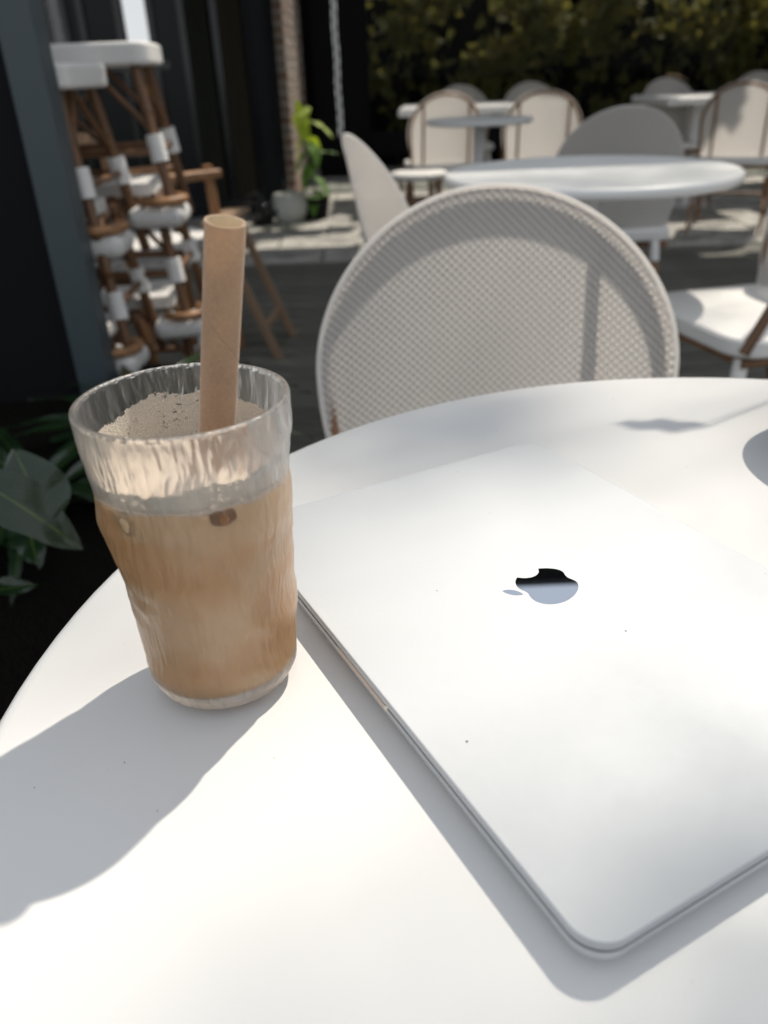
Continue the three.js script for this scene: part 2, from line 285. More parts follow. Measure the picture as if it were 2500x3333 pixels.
const archPts = (o, d) => { const a = []; a.push(P3(BW * 0.9, 0.0, -0.30), P3(BW * 0.93, 0.25, -0.235), onBack(BW * 0.92, 0.03, d)); for (let k = 0; k <= 18; k++) { const t = Math.PI * (k / 18); a.push(onBack((BW - o) * Math.cos(t), BH * 0.46 + (BH * 0.54 - o) * Math.sin(t), d)); } a.push(onBack(-BW * 0.92, 0.03, d), P3(-BW * 0.93, 0.25, -0.235), P3(-BW * 0.9, 0.0, -0.30)); return a; };
const seatGeo = (() => { const s = new THREE.Shape(), a = 0.215, b = 0.20, r = 0.075; s.moveTo(-a + r, -b); s.lineTo(a - r, -b); s.quadraticCurveTo(a, -b, a, -b + r); s.lineTo(a * 0.93, b - 0.05); s.quadraticCurveTo(a * 0.93, b, a * 0.93 - 0.05, b); s.lineTo(-a * 0.93 + 0.05, b); s.quadraticCurveTo(-a * 0.93, b, -a * 0.93, b - 0.05); s.lineTo(-a, -b + r); s.quadraticCurveTo(-a, -b, -a + r, -b);
  const g = new THREE.ExtrudeGeometry(s, { depth: 0.022, bevelEnabled: true, bevelThickness: 0.010, bevelSize: 0.010, bevelSegments: 4, curveSegments: 10 }); const uv = g.attributes.uv; for (let i = 0; i < uv.count; i++) uv.setXY(i, uv.getX(i) * 9, uv.getY(i) * 9); return g.rotateX(-Math.PI / 2).scale(1, 1, 1).rotateY(0).translate(0, 0.418, 0); })();
function makeChair(label, x, f, turn) {
  const t = thing('bistro_chair', label, 'chair', x, f, 0, turn, 'woven bistro chairs');
  const w = part('backrest', weaveA, M.strandA, t, { kind: 'stuff' });
  part('cross_weave', weaveB, M.strandB, w, { kind: 'stuff' });
  part('rim', tube(rimPts, 0.0032, 150, 8, true), M.strandA, t);
  part('back_frame', tube(archPts(0.010, 0.0125), 0.0085, 90, 10), M.cane, t);
  for (const s of [-1, 1]) part('back_cane', bamboo(onBack(s * 0.14, -0.01, 0.022), onBack(s * 0.14, topAt(0.14) - 0.01, 0.022), 0.008, 2), M.cane, t);
  part('back_rail', bamboo(onBack(-0.2, -0.012, 0.022), onBack(0.2, -0.012, 0.022), 0.010, 2), M.cane, t);
  part('seat', seatGeo, M.weave, t);
  part('seat_rail', [bamboo(P3(-0.19, 0.392, 0.17), P3(0.19, 0.392, 0.17), 0.011, 2), bamboo(P3(-0.19, 0.392, -0.18), P3(0.19, 0.392, -0.18), 0.011, 2), bamboo(P3(-0.19, 0.392, -0.19), P3(-0.19, 0.392, 0.18), 0.011, 2), bamboo(P3(0.19, 0.392, -0.19), P3(0.19, 0.392, 0.18), 0.011, 2)], M.cane, t);
  for (const s of [-1, 1]) {
    const l = part('leg', bamboo(P3(s * 0.20, 0, 0.205), P3(s * 0.175, 0.41, 0.165), 0.013, 3), M.cane, t);
    part('wrapping', rod(P3(s * 0.183, 0.30, 0.178), P3(s * 0.1768, 0.40, 0.169), 0.0165), M.wrap, l);
  }
  part('stretcher', [bamboo(P3(-0.19, 0.20, 0.18), P3(0.19, 0.20, 0.18), 0.009, 2), bamboo(P3(-0.195, 0.17, -0.25), P3(-0.19, 0.17, 0.18), 0.009, 2), bamboo(P3(0.195, 0.17, -0.25), P3(0.19, 0.17, 0.18), 0.009, 2)], M.cane, t);
  return t;
}
const chair0 = makeChair('grey white woven chair, largest and nearest, facing the laptop table', 0.150, 0.838, -0.06);
const chairs = 'woven bistro chairs';

for (const [l, x, f, a] of [['grey woven chair rising behind the round pale grey table', 0.86, 3.17, Math.PI - 0.02], ['white woven chair seen edge-on below the hanging chain', 0.20, 2.20, 1.86]]) {
  const c = copyOf(chair0, 'bistro_chair', l, x, f, a, chairs);
  for (const o of c.children.filter((m) => ['back_frame', 'back_cane'].includes(m.name))) c.remove(o);
  for (const k of [-1, 1]) { const l = part('leg', bamboo(P3(k * 0.17, 0, -0.27), P3(k * 0.15, 0.44, -0.19), 0.013, 3), M.cane, c); part('wrapping', rod(P3(k * 0.155, 0.34, -0.208), P3(k * 0.15, 0.43, -0.19), 0.0165), M.wrap, l); }
}
copyOf(chair0, 'bistro_chair', 'cream glowing chair back with cane frame, left of the far pair', 0.46, 5.6, Math.PI + 0.06, chairs);
copyOf(chair0, 'bistro_chair', 'cream glowing chair back with cane frame, right of the far pair', 1.02, 5.28, Math.PI - 0.1, chairs);
copyOf(chair0, 'bistro_chair', 'chair peeping over the left cream chair from the far side of the table', 0.73, 6.85, 0, chairs);
copyOf(chair0, 'bistro_chair', 'chair peeping over the right cream chair from the far side of the table', 1.28, 6.85, 0, chairs);
copyOf(chair0, 'bistro_chair', 'grey white chair left of the square table at the right', 2.22, 6.32, 0.2, chairs);
copyOf(chair0, 'bistro_chair', 'cane framed chair with sunlit seat in front of the right square table', 2.24, 5.30, Math.PI - 0.45, chairs);
copyOf(chair0, 'bistro_chair', 'grey chair back behind the right end of the right square table', 3.15, 7.2, -0.3, chairs);
{
  const c = copyOf(chair0, 'bistro_chair', 'chair at the right edge with sunlit woven seat and slanting dark cane', 0.915, 1.90, -1.32, chairs);
  for (const k of [1]) part('arm', rod(P3(k * 0.205, 0.42, 0.19), P3(k * 0.215, 0.78, 0.01), 0.012), M.caneDark, c);
}
chair0.remove(chair0.children.find((m) => m.name === 'back_cane')); chair0.scale.x = 1.025; chair0.position.x -= 0.007;
{ // low round stool
  const t = thing('round_stool', 'low round stool with white seat left of the pale grey table', 'stool', 0.285, 5.05, 0);
  part('seat', lathe([[0, 0.415], [0.15, 0.415], [0.17, 0.43], [0.165, 0.447], [0.14, 0.452], [0, 0.452]], 40), M.weave, t);
  for (let k = 0; k < 4; k++) { const a = k * Math.PI / 2 + 0.6; part('leg', bamboo(P3(0.17 * Math.cos(a), 0, 0.17 * Math.sin(a)), P3(0.12 * Math.cos(a), 0.415, 0.12 * Math.sin(a)), 0.012, 2), M.caneDark, t); }
}

// ───────────────────────── stacked stools
const stoolSeat = (() => { const s = new THREE.Shape(), a = 0.15, r = 0.035; s.moveTo(-a + r, -a); s.lineTo(a - r, -a); s.quadraticCurveTo(a, -a, a, -a + r); s.lineTo(a, a - r); s.quadraticCurveTo(a, a, a - r, a); s.lineTo(-a + r, a); s.quadraticCurveTo(-a, a, -a, a - r); s.lineTo(-a, -a + r); s.quadraticCurveTo(-a, -a, -a + r, -a);
  const g = new THREE.ExtrudeGeometry(s, { depth: 0.032, bevelEnabled: true, bevelThickness: 0.010, bevelSize: 0.012, bevelSegments: 5, curveSegments: 10 }); const uv = g.attributes.uv; for (let i = 0; i < uv.count; i++) uv.setXY(i, uv.getX(i) * 9, uv.getY(i) * 9); return g.rotateX(-Math.PI / 2).translate(0, 0.408, 0); })();
const hoopGeo = new THREE.TorusGeometry(0.060, 0.012, 8, 24, Math.PI / 2 + 1.9).rotateX(Math.PI / 2).rotateY(0.95 + Math.PI / 2 - Math.PI / 2);
const nestSeat = stoolSeat.clone().translate(0, -0.43, 0).scale(0.68, 0.7, 0.68).translate(0, 0.42, 0);
function makeStool(label, x, f, h, turn, nested) {
  const t = thing('stacking_stool', label, 'stool', x, f, h, turn, 'stacked cane stools with woven seats');
  part('seat', nested ? nestSeat : stoolSeat, M.weave, t);
  const c = [[1, 1], [1, -1], [-1, -1], [-1, 1]];
  for (const [a, b] of c) {
    const l = part('leg', bamboo(P3(a * 0.172, 0, b * 0.172), P3(a * 0.118, 0.405, b * 0.118), 0.0135, 3), M.caneDark, t);
    part('wrapping', rod(P3(a * 0.149, 0.175, b * 0.149), P3(a * 0.1415, 0.240, b * 0.1415), 0.0225), M.wrap, l);
  }
  for (let k = 0; k < 4; k++) {
    const [a, b] = c[k], [a2, b2] = c[(k + 1) % 4];
    part('brace', [rod(P3(a * 0.138, 0.25, b * 0.138), P3((a + a2) * 0.055, 0.40, (b + b2) * 0.055), 0.0075), rod(P3(a2 * 0.138, 0.25, b2 * 0.138), P3((a + a2) * 0.055, 0.40, (b + b2) * 0.055), 0.0075)], M.caneDark, t);
    part('rung', bamboo(P3(a * 0.147, 0.2, b * 0.147), P3(a2 * 0.147, 0.2, b2 * 0.147), 0.009, 2), M.caneDark, t);
    const mx = (a + a2) / 2, mz = (b + b2) / 2;
    if (nested && k === 0) { // bent wood corner piece with a woven band under it
      const l = part('seat_corner', new RoundedBoxGeometry(0.15, 0.052, 0.15, 5, 0.024).translate(a * 0.125, 0.352, b * 0.125), M.weave, t);
      part('corner_rim', hoopGeo.clone().translate(a * 0.138, 0.392, b * 0.138), M.wood, l);
    }
  }
  return t;
}
const st = 'stacked cane stools with woven seats';
const s0 = makeStool('topmost stool of the right stack, its white woven seat uncovered', -0.71, 2.44, 0.615, 0.10);
const s1 = makeStool('middle stool of the right stack', -0.705, 2.445, 0.305, 0.04, true);
copyOf(s1, 'stacking_stool', 'bottom stool of the right stack, legs on the floor', -0.705, 2.44, 0.14, st, 0);
copyOf(s0, 'stacking_stool', 'topmost stool of the left stack, beside the steel post', -0.80, 2.14, -0.02, st, 0.57);
copyOf(s1, 'stacking_stool', 'middle stool of the left stack, beside the steel post', -0.795, 2.15, 0.05, st, 0.285);
copyOf(s1, 'stacking_stool', 'bottom stool of the left stack, beside the steel post', -0.795, 2.14, -0.03, st, 0);

{ // wooden chair behind the stools
  const t = thing('wooden_chair', 'honey coloured wooden chair partly hidden behind the stacked stools', 'chair', -0.80, 3.2, 0, 2.3);
  for (const s of [-1, 1]) { part('leg', rod(P3(s * 0.17, 0, 0.18), P3(s * 0.16, 0.70, 0.14), 0.02, 0.018), M.wood, t); part('leg', rod(P3(s * 0.17, 0, -0.2), P3(s * 0.15, 0.86, -0.24), 0.02, 0.018), M.wood, t); part('arm', box(0.06, 0.03, 0.44, s * 0.165, 0.67, -0.04, 0.008), M.wood, t); }
  part('seat', box(0.36, 0.03, 0.38, 0, 0.44, 0, 0.008), M.weave, t);
  for (const h of [0.58, 0.68, 0.80]) part('slat', box(0.30, 0.055, 0.018, 0, h, -0.225, 0.005), M.wood, t);
}
{ // folding wooden trestle on the boards
  const t = thing('wooden_trestle', 'brown wooden trestle with crossing legs standing on the boards', 'trestle', -0.56, 3.05, 0, -0.1);
  for (const s of [0, 0.30]) for (const d of [-1, 1]) part('leg', box(0.032, 0.54, 0.02, 0, 0, 0, 0.004).rotateZ(d * 0.36).translate(d * 0.095, 0.25, -s + d * 0.011), M.woodPale, t);
  part('rail', box(0.02, 0.03, 0.28, 0.135, 0.13, -0.15, 0.004), M.woodPale, t); part('rail', box(0.02, 0.03, 0.28, -0.135, 0.13, -0.15, 0.004), M.woodPale, t);
  part('top_board', box(0.10, 0.018, 0.36, 0, 0.515, -0.15, 0.005), M.woodPale, t);
}
// ───────────────────────── plants
function leafGeo(L, W, curl, fold) {
  const nu = 16, nv = 9, pos = [], uv = [], idx = [];
  for (let i = 0; i <= nu; i++) for (let j = 0; j < nv; j++) { const u = i / nu, s = (j / (nv - 1)) * 2 - 1, w = W * Math.pow(Math.sin(Math.PI * Math.pow(u, 0.8)), 0.75) * (1 - 0.15 * u); pos.push(s * w, -curl * u * u * L + fold * Math.abs(s) * w + 0.004 * Math.sin(u * 16 + s * 2) * Math.abs(s), u * L); uv.push(s * 0.5 + 0.5, u); }
  for (let i = 0; i < nu; i++) for (let j = 0; j < nv - 1; j++) { const a = i * nv + j; idx.push(a, a + nv, a + 1, a + 1, a + nv, a + nv + 1); }
  const g = new THREE.BufferGeometry(); g.setAttribute('position', new THREE.BufferAttribute(new Float32Array(pos), 3)); g.setAttribute('uv', new THREE.BufferAttribute(new Float32Array(uv), 2)); g.setIndex(idx); g.computeVertexNormals(); return g;
}
const leafT = tex(256, 256, (u, v) => { const m = Math.exp(-Math.pow((u - 0.5) / 0.022, 2)), vein = Math.pow(0.5 + 0.5 * Math.sin((v - Math.abs(u - 0.5) * 0.9) * 70), 10) * 0.18, n = fbm(u * 8, v * 8, 8, 91, 3); return [0.20 + 0.45 * m + vein * 0.3 + 0.1 * n, 0.32 + 0.38 * m + vein * 0.5 + 0.12 * n, 0.20 + 0.1 * m + 0.08 * n]; }, true);
const leafDark = S([0.15, 0.18, 0.15], 0.22, { map: leafT, side: THREE.DoubleSide, clearcoat: 0.15, clearcoatRoughness: 0.2 });
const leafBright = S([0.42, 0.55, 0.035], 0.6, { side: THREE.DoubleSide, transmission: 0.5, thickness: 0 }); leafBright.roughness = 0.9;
const aimLeaf = (g, mat, parent, at, dir, up = P3(0, 1, 0)) => { const m = part('leaf', g, mat, parent); const z = dir.clone().normalize(), x = new THREE.Vector3().crossVectors(up, z).normalize(), y = new THREE.Vector3().crossVectors(z, x); m.quaternion.setFromRotationMatrix(new THREE.Matrix4().makeBasis(x, y, z)); m.position.copy(at); return m; };
{
  const t = thing('planter', 'long black planter box left of the laptop table', 'planter', -0.98, 1.16, 0);
  part('trough', [box(1.30, 0.34, 0.03, 0, 0.17, 0.835), box(1.30, 0.34, 0.03, 0, 0.17, -0.835), box(0.03, 0.34, 1.64, 0.635, 0.17, 0), box(0.03, 0.34, 1.64, -0.635, 0.17, 0)], M.black, t);
  part('soil', box(1.23, 0.30, 1.63, 0, 0.15, 0), M.soil, t);
}
{
  const t = thing('rubber_plant', 'dark glossy broad leaved plant in the black planter', 'plant', -0.44, 0.80, 0.30);
  const o = t.position, loc = (x, f, z) => V(x, f, z + 0.74).sub(o);
  part('stem', [tube([P3(-0.16, 0, -0.10), P3(-0.14, 0.15, -0.08), loc(-0.50, 0.84, -0.16), loc(-0.41, 0.75, -0.11)], 0.004, 24, 8)], S([0.08, 0.09, 0.03], 0.6), t);
  const big = leafGeo(0.085, 0.036, 0.25, 0.12), long = leafGeo(0.13, 0.03, 0.35, 0.15);
  aimLeaf(big, leafDark, t, loc(-0.348, 0.74, -0.160), P3(-0.35, 0.95, -0.25), P3(0.45, 0.35, 0.9));
  aimLeaf(long, leafDark, t, loc(-0.42, 0.74, -0.10), P3(0.72, -0.42, 0.16), P3(0.2, 0.8, 0.6));
  
  for (let k = 0; k < 2; k++) { const a = rr(-2.6, 2.6); aimLeaf(long, leafDark, t, loc(-0.50 + rr(-0.08, 0.02), 0.86 + rr(-0.06, 0.2), rr(-0.34, -0.2)), P3(Math.sin(a), rr(-0.3, 0.5), Math.cos(a))); }
}
for (let n = 0; n < 3; n++) { // dark strap leaved plants further back in the planter
  const [x, f] = [[-0.62, 1.30], [-0.85, 1.15], [-0.50, 1.62]][n], t = thing('strap_leaf_plant', ['dim strap leaved plant in the planter behind the glass, nearest the table', 'dim strap leaved plant deepest to the left in the planter', 'dim strap leaved plant at the far end of the planter by the stools'][n], 'plant', x, f, 0.30, 0, 'dim plants in the planter');
  const g = leafGeo(0.30, 0.022, 0.7, 0.2);
  for (let k = 0; k < 16; k++) { const a = k * 0.42 + rr(-0.2, 0.2); aimLeaf(g, leafDark, t, P3(0, 0, 0), P3(Math.sin(a), rr(0.4, 1.3), Math.cos(a))); }
}
{
  const t = thing('potted_plant', 'bright green leafy plant at the foot of the brick wall', 'plant', -0.42, 6.35, 0);
  part('stem', [tube([P3(0, 0.1, 0), P3(0.02, 0.4, 0), P3(-0.02, 0.78, 0.02)], 0.006, 16, 6)], S([0.10, 0.16, 0.03], 0.6), t);
  part('pot', lathe([[0, 0], [0.09, 0], [0.115, 0.17], [0.105, 0.17], [0.1, 0.15], [0, 0.15]], 24), M.black, t);
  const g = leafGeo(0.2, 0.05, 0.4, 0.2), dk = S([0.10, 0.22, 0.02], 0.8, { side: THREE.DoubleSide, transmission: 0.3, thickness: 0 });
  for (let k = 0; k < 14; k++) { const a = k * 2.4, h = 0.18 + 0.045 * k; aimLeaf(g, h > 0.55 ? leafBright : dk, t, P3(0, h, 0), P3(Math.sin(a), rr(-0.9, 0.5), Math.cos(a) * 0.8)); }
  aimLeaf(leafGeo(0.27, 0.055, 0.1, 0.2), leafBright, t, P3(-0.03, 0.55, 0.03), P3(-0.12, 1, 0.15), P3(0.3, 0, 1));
}
{
  const t = thing('round_pot', 'round pale grey planter pot on the paving by the brick wall', 'pot', -0.60, 6.25, 0);
  part('body', lathe([[0, 0], [0.08, 0.0], [0.125, 0.07], [0.135, 0.14], [0.11, 0.21], [0.098, 0.215], [0.1, 0.18], [0, 0.18]], 40), M.pot, t);
  const t2 = thing('watering_can', 'black watering can standing beside the pale grey pot', 'watering can', -0.79, 6.15, 0);
  part('body', lathe([[0, 0], [0.07, 0], [0.07, 0.16], [0.06, 0.17], [0, 0.17]], 28), M.blackGloss, t2);
  part('handle', tube([P3(-0.065, 0.03, 0), P3(-0.13, 0.12, 0), P3(-0.05, 0.24, 0), P3(0.03, 0.17, 0)], 0.009, 24, 8), M.blackGloss, t2);
  part('spout', rod(P3(0.06, 0.04, 0), P3(0.17, 0.2, 0), 0.014, 0.01), M.blackGloss, t2);
}
{ // dried palm leaf tucked behind the chair in front of the hedge
  const g = leafGeo(0.16, 0.03, 0.35, 0.35);
  const m = whole('dried_leaf', g, S([0.50, 0.36, 0.22], 0.8, { side: THREE.DoubleSide }), 'tan dried leaf lying over the top of the grey chair by the hedge', 'leaf');
  m.position.copy(V(2.17, 6.62, 0.855)); m.rotation.set(-0.5, 1.25, 0.2);
}

{ // tree outside the picture to the right, its thin crown dapples the table
  const t = thing('tree', 'slender tree with a thin high crown right of the tables', 'tree', 3.3, 3.2, 0), k = 8.5 * Math.cos(EL), kh = 8.5 * Math.sin(EL);
  const up = (x, f, q = 1) => P3(x + AZX * k * q - 3.3, 0.74 + kh * q, -(f + AZF * k * q) + 3.2);
  part('trunk', tube([P3(0, 0, 0), P3(0.05, 1.6, 0.05), P3(0.0, 3.2, -0.2), P3(-0.1, 5.0, -0.5), P3(-0.2, 6.9, -0.9)], 0.075, 40, 10), S([0.16, 0.12, 0.09], 0.9, { bumpMap: grainT, bumpScale: 0.01 }), t);
  const shadeClumps = [[0.115, 0.085, 0.045, 90, 5.5], [0.18, 0.03, 0.07, 40], [0.0, 0.12, 0.06, 26], [-0.16, 0.36, 0.06, 14], [0.12, 0.36, 0.18, 26], [0.02, 0.56, 0.08, 70], [0.08, 0.60, 0.06, 46], [0.32, 0.04, 0.08, 50], [0.50, 2.0, 0.34, 200], [0.62, 1.8, 0.25, 90], [0.30, 1.95, 0.22, 60], [0.85, 2.15, 0.16, 50]];  // leaf clumps aimed along the sun rays to shade chosen spots on the tables
  const lg = leafGeo(0.06, 0.014, 0.2, 0.15), gs = [], br = [];
  const q = new THREE.Quaternion(), e = new THREE.Euler(), m4 = new THREE.Matrix4(), c0 = P3(-0.2, 6.8, -0.9);
  const put = (c) => { e.set(rr(-1, 1), rr(0, 6.3), rr(-1, 1)); m4.compose(c, q.setFromEuler(e), P3(1, 1, 1)); gs.push(lg.clone().applyMatrix4(m4)); };
  for (const [x, f, s, n, dist] of shadeClumps) { const c = up(x, f, dist ? dist / 8.5 : 1); br.push(rod(c0, c, 0.012, 0.003, 5)); for (let i = 0; i < n; i++) put(c.clone().add(P3(rr(-1, 1) * s, rr(-0.1, 0.1), rr(-1, 1) * s))); }
  for (let i = 0; i < 1500; i++) { const a = rr(0, 6.3), r = rr(0.85, 2.0), c = P3(-0.2 + r * Math.cos(a), 7.8 + rr(-0.6, 1.2), -0.95 + r * Math.sin(a)), d = (c.y - 0.74) / sunDir.y; if (Math.hypot(c.x + 3.3 - sunDir.x * d - 0.2, c.z - 3.2 - sunDir.z * d + 0.33) > 0.75) put(c); }
  part('branches', br, S([0.14, 0.10, 0.07], 0.9), t, { kind: 'stuff' });
  part('crown', gs, S([0.07, 0.12, 0.04], 0.6, { side: THREE.DoubleSide, transmission: 0.3, thickness: 0 }), t, { kind: 'stuff' });
}
// ───────────────────────── laptop
const LX = 0.0805, LF = 0.325, LA = -1.09485;                            // centre and turn of the lid on the table
const T0 = 0.7402;
{
  const t = thing('laptop', 'closed silver laptop with a dark mirror logo, lying on the white table', 'laptop', LX, LF, T0, LA);
  const W = 0.3041, D = 0.2124, rect = (w, d, r) => { const s = new THREE.Shape(), a = w / 2, b = d / 2; s.moveTo(-a + r, -b); s.lineTo(a - r, -b); s.absarc(a - r, -b + r, r, -Math.PI / 2, 0); s.lineTo(a, b - r); s.absarc(a - r, b - r, r, 0, Math.PI / 2); s.lineTo(-a + r, b); s.absarc(-a + r, b - r, r, Math.PI / 2, Math.PI); s.lineTo(-a, -b + r); s.absarc(-a + r, -b + r, r, Math.PI, Math.PI * 1.5); return s; };
  const slab = (w, d, r, h0, h1, b) => { const s = rect(w - 2 * b, d - 2 * b, r - b); const g = new THREE.ExtrudeGeometry(s, { depth: h1 - h0 - 2 * b, bevelEnabled: true, bevelThickness: b, bevelSize: b, bevelSegments: 5, curveSegments: 24 }); return g.translate(0, 0, h0 + b).rotateX(-Math.PI / 2); };
  // base: sides rounding under
  const ring = (w, d, r, n = 20) => { const s = rect(w, d, r); return s.getSpacedPoints ? s.extractPoints(n).shape : []; };
  const prof = [[0.0010, 0.012], [0.0016, 0.0075], [0.0030, 0.0035], [0.0052, 0.0010], [0.0075, 0.0001], [0.0102, 0.0]];
  const rings = prof.map(([h, i]) => ring(W - 2 * i, D - 2 * i, 0.0125 - Math.min(i, 0.009)).map((p) => P3(p.x, h, -p.y)));
  const pos = [], idx = [], n = rings[0].length; rings.forEach((r) => r.forEach((p) => pos.push(p.x, p.y, p.z)));
  for (let k = 0; k < rings.length - 1; k++) for (let i = 0; i < n; i++) { const a = k * n + i, b = k * n + (i + 1) % n; idx.push(a, b, a + n, b, b + n, a + n); }
  const g = new THREE.BufferGeometry(); g.setAttribute('position', new THREE.BufferAttribute(new Float32Array(pos), 3)); g.setIndex(idx); g.computeVertexNormals();
  part('base', [g, new THREE.ShapeGeometry(rect(W - 0.0242, D - 0.0242, 0.0035)).rotateX(Math.PI / 2).translate(0, 0.00101, 0), new THREE.ShapeGeometry(rect(W, D, 0.0125)).rotateX(-Math.PI / 2).translate(0, 0.0102, 0)], M.aluEdge, t);
  part('gap_seal', slab(W - 0.0030, D - 0.0030, 0.011, 0.0101, 0.0112, 0.0002), M.gap, t);
  const lg = slab(W, D, 0.0125, 0.0111, 0.0150, 0.0007); const q = lg.attributes.position, uv = lg.attributes.uv; for (let i = 0; i < uv.count; i++) uv.setXY(i, q.getX(i), q.getZ(i));
  part('lid', lg, M.alu, t);
  part('finger_notch', slab(0.048, 0.0042, 0.002, 0.0082, 0.01115, 0.0004).translate(0.0016, 0, D / 2 - 0.0017), S([0.70, 0.62, 0.56], 0.35, { metalness: 0.8 }), t);
  for (const [a, b] of [[1, 1], [1, -1], [-1, 1], [-1, -1]]) part('foot', new THREE.CylinderGeometry(0.006, 0.007, 0.0011, 20).translate(a * 0.125, 0.00055, b * 0.082), M.black, t);
  // logo: body with a bite and a leaf, inlaid in the lid
  const ap = new THREE.Shape(), k = 0.001;                               // drawn upright in millimetres
  ap.moveTo(0, -9.2 * k); ap.bezierCurveTo(-1.8 * k, -9.2 * k, -3.4 * k, -10.6 * k, -6 * k, -10.6 * k); ap.bezierCurveTo(-11 * k, -10.6 * k, -15.5 * k, -5.6 * k, -15.5 * k, 3 * k); ap.bezierCurveTo(-15.5 * k, 12 * k, -9.4 * k, 21.6 * k, -4.8 * k, 21.6 * k); ap.bezierCurveTo(-2.8 * k, 21.6 * k, -1.6 * k, 20.2 * k, 0.4 * k, 20.2 * k); ap.bezierCurveTo(2.6 * k, 20.2 * k, 3.6 * k, 21.6 * k, 5.8 * k, 21.6 * k); ap.bezierCurveTo(9.2 * k, 21.6 * k, 12.6 * k, 16.4 * k, 14.2 * k, 11.4 * k); ap.bezierCurveTo(9.0 * k, 9.2 * k, 7.4 * k, 1.0 * k, 13.2 * k, -4.8 * k); ap.bezierCurveTo(11.4 * k, -8.6 * k, 8.2 * k, -10.6 * k, 5 * k, -10.6 * k); ap.bezierCurveTo(2.8 * k, -10.6 * k, 1.8 * k, -9.2 * k, 0, -9.2 * k);
  const lf = new THREE.Shape(); lf.moveTo(-0.3 * k, -12.2 * k); lf.bezierCurveTo(-0.4 * k, -16.2 * k, 3.4 * k, -20.2 * k, 7.4 * k, -20.4 * k); lf.bezierCurveTo(7.6 * k, -16.0 * k, 3.8 * k, -12.2 * k, -0.3 * k, -12.2 * k);
  const lay = (s) => new THREE.ExtrudeGeometry(s, { depth: 0.0008, bevelEnabled: false, curveSegments: 24 }).scale(-1, 1, 1).rotateX(-Math.PI / 2).scale(1.0, 1, 0.86).translate(-0.0069, 0.0143, 0.0017);
  for (const s of [ap, lf]) { const gg = lay(s), b = gg.attributes.position.array; for (let i = 0; i < b.length; i += 9) for (let c = 0; c < 3; c++) { const v = b[i + 3 + c]; b[i + 3 + c] = b[i + 6 + c]; b[i + 6 + c] = v; } gg.computeVertexNormals(); part('logo', gg, M.mirror, t); }
}

{ // specks of dust on the enamel and on the lid
  const g = []; for (let i = 0; i < 60; i++) { const a = rr(0, 6.28), r = 0.37 * Math.sqrt(rnd()), x = 0.222 + r * Math.cos(a), f = 0.273 + r * Math.sin(a), dx = x - LX, df = f - LF, u = dx * Math.cos(LA) + df * Math.sin(LA), v = -dx * Math.sin(LA) + df * Math.cos(LA), on = Math.abs(u) < 0.148 && Math.abs(v) < 0.102, near = Math.abs(u) < 0.16 && Math.abs(v) < 0.115; if (near && !on) continue; const s = rr(0.00012, 0.0003); g.push(new THREE.DodecahedronGeometry(s, 0).scale(rr(0.7, 2), 0.6, rr(0.7, 1.6)).rotateY(rr(0, 3)).translate(x, (on ? T0 + 0.0151 : T0) + s * 0.4, -f)); }
  const m = part('dust', g, S([0.09, 0.075, 0.06], 0.9)); m.userData = { kind: 'stuff' };
}

// ───────────────────────── iced coffee
const GX = -0.0760, GF = 0.2945;
const gProf = [[0.0, 0.0005], [0.020, 0.0003], [0.0265, 0.0012], [0.0305, 0.0045], [0.0332, 0.010], [0.0341, 0.018], [0.0341, 0.028], [0.0352, 0.040], [0.0363, 0.052], [0.0377, 0.065], [0.0384, 0.078], [0.0389, 0.090], [0.0394, 0.101], [0.0403, 0.112], [0.0413, 0.122], [0.0416, 0.1300]];
const wob = (a, h) => { const f = Math.min(1, h / 0.02) * Math.max(0, Math.min(1, (0.124 - h) / 0.012)); return f * (0.0007 * Math.sin(3 * a + h * 60) + 0.0006 * Math.sin(2 * a - h * 140 + 1) + 0.0008 * (fbm((a / 6.2832) * 8, h * 60, 8, 101, 3) - 0.5) * 2 + 0.0006 * (fbm((a / 6.2832) * 20, h * 150, 20, 103, 2) - 0.5) * 2); };
function turned(prof, n, w) {
  const pos = [], uv = [], idx = [], m = prof.length;
  for (let i = 0; i < m; i++) for (let j = 0; j <= n; j++) { const a = j / n * Math.PI * 2, r = Math.max(0.00005, prof[i][0] + (prof[i][0] > 0.004 ? w(a, prof[i][1], i) : 0)); pos.push(r * Math.cos(a), prof[i][1], r * Math.sin(a)); uv.push(j / n, prof[i][1] / 0.13); }
  for (let i = 0; i < m - 1; i++) for (let j = 0; j < n; j++) { const a = i * (n + 1) + j, b = a + n + 1; idx.push(a, b, a + 1, a + 1, b, b + 1); }
  const g = new THREE.BufferGeometry(); g.setAttribute('position', new THREE.BufferAttribute(new Float32Array(pos), 3)); g.setAttribute('uv', new THREE.BufferAttribute(new Float32Array(uv), 2)); g.setIndex(idx); g.computeVertexNormals();
  const nn = g.attributes.normal; for (let i = 0; i < m; i++) { const a = i * (n + 1), b = a + n; const v = P3(nn.getX(a) + nn.getX(b), nn.getY(a) + nn.getY(b), nn.getZ(a) + nn.getZ(b)).normalize(); nn.setXYZ(a, v.x, v.y, v.z); nn.setXYZ(b, v.x, v.y, v.z); }
  return g;
}
const fine = (p, step) => { const o = []; for (let i = 0; i < p.length - 1; i++) { const L = Math.hypot(p[i + 1][0] - p[i][0], p[i + 1][1] - p[i][1]), n = Math.max(1, Math.round(L / step)); for (let k = 0; k < n; k++) o.push([p[i][0] + (p[i + 1][0] - p[i][0]) * k / n, p[i][1] + (p[i + 1][1] - p[i][1]) * k / n]); } o.push(p[p.length - 1]); return o; };
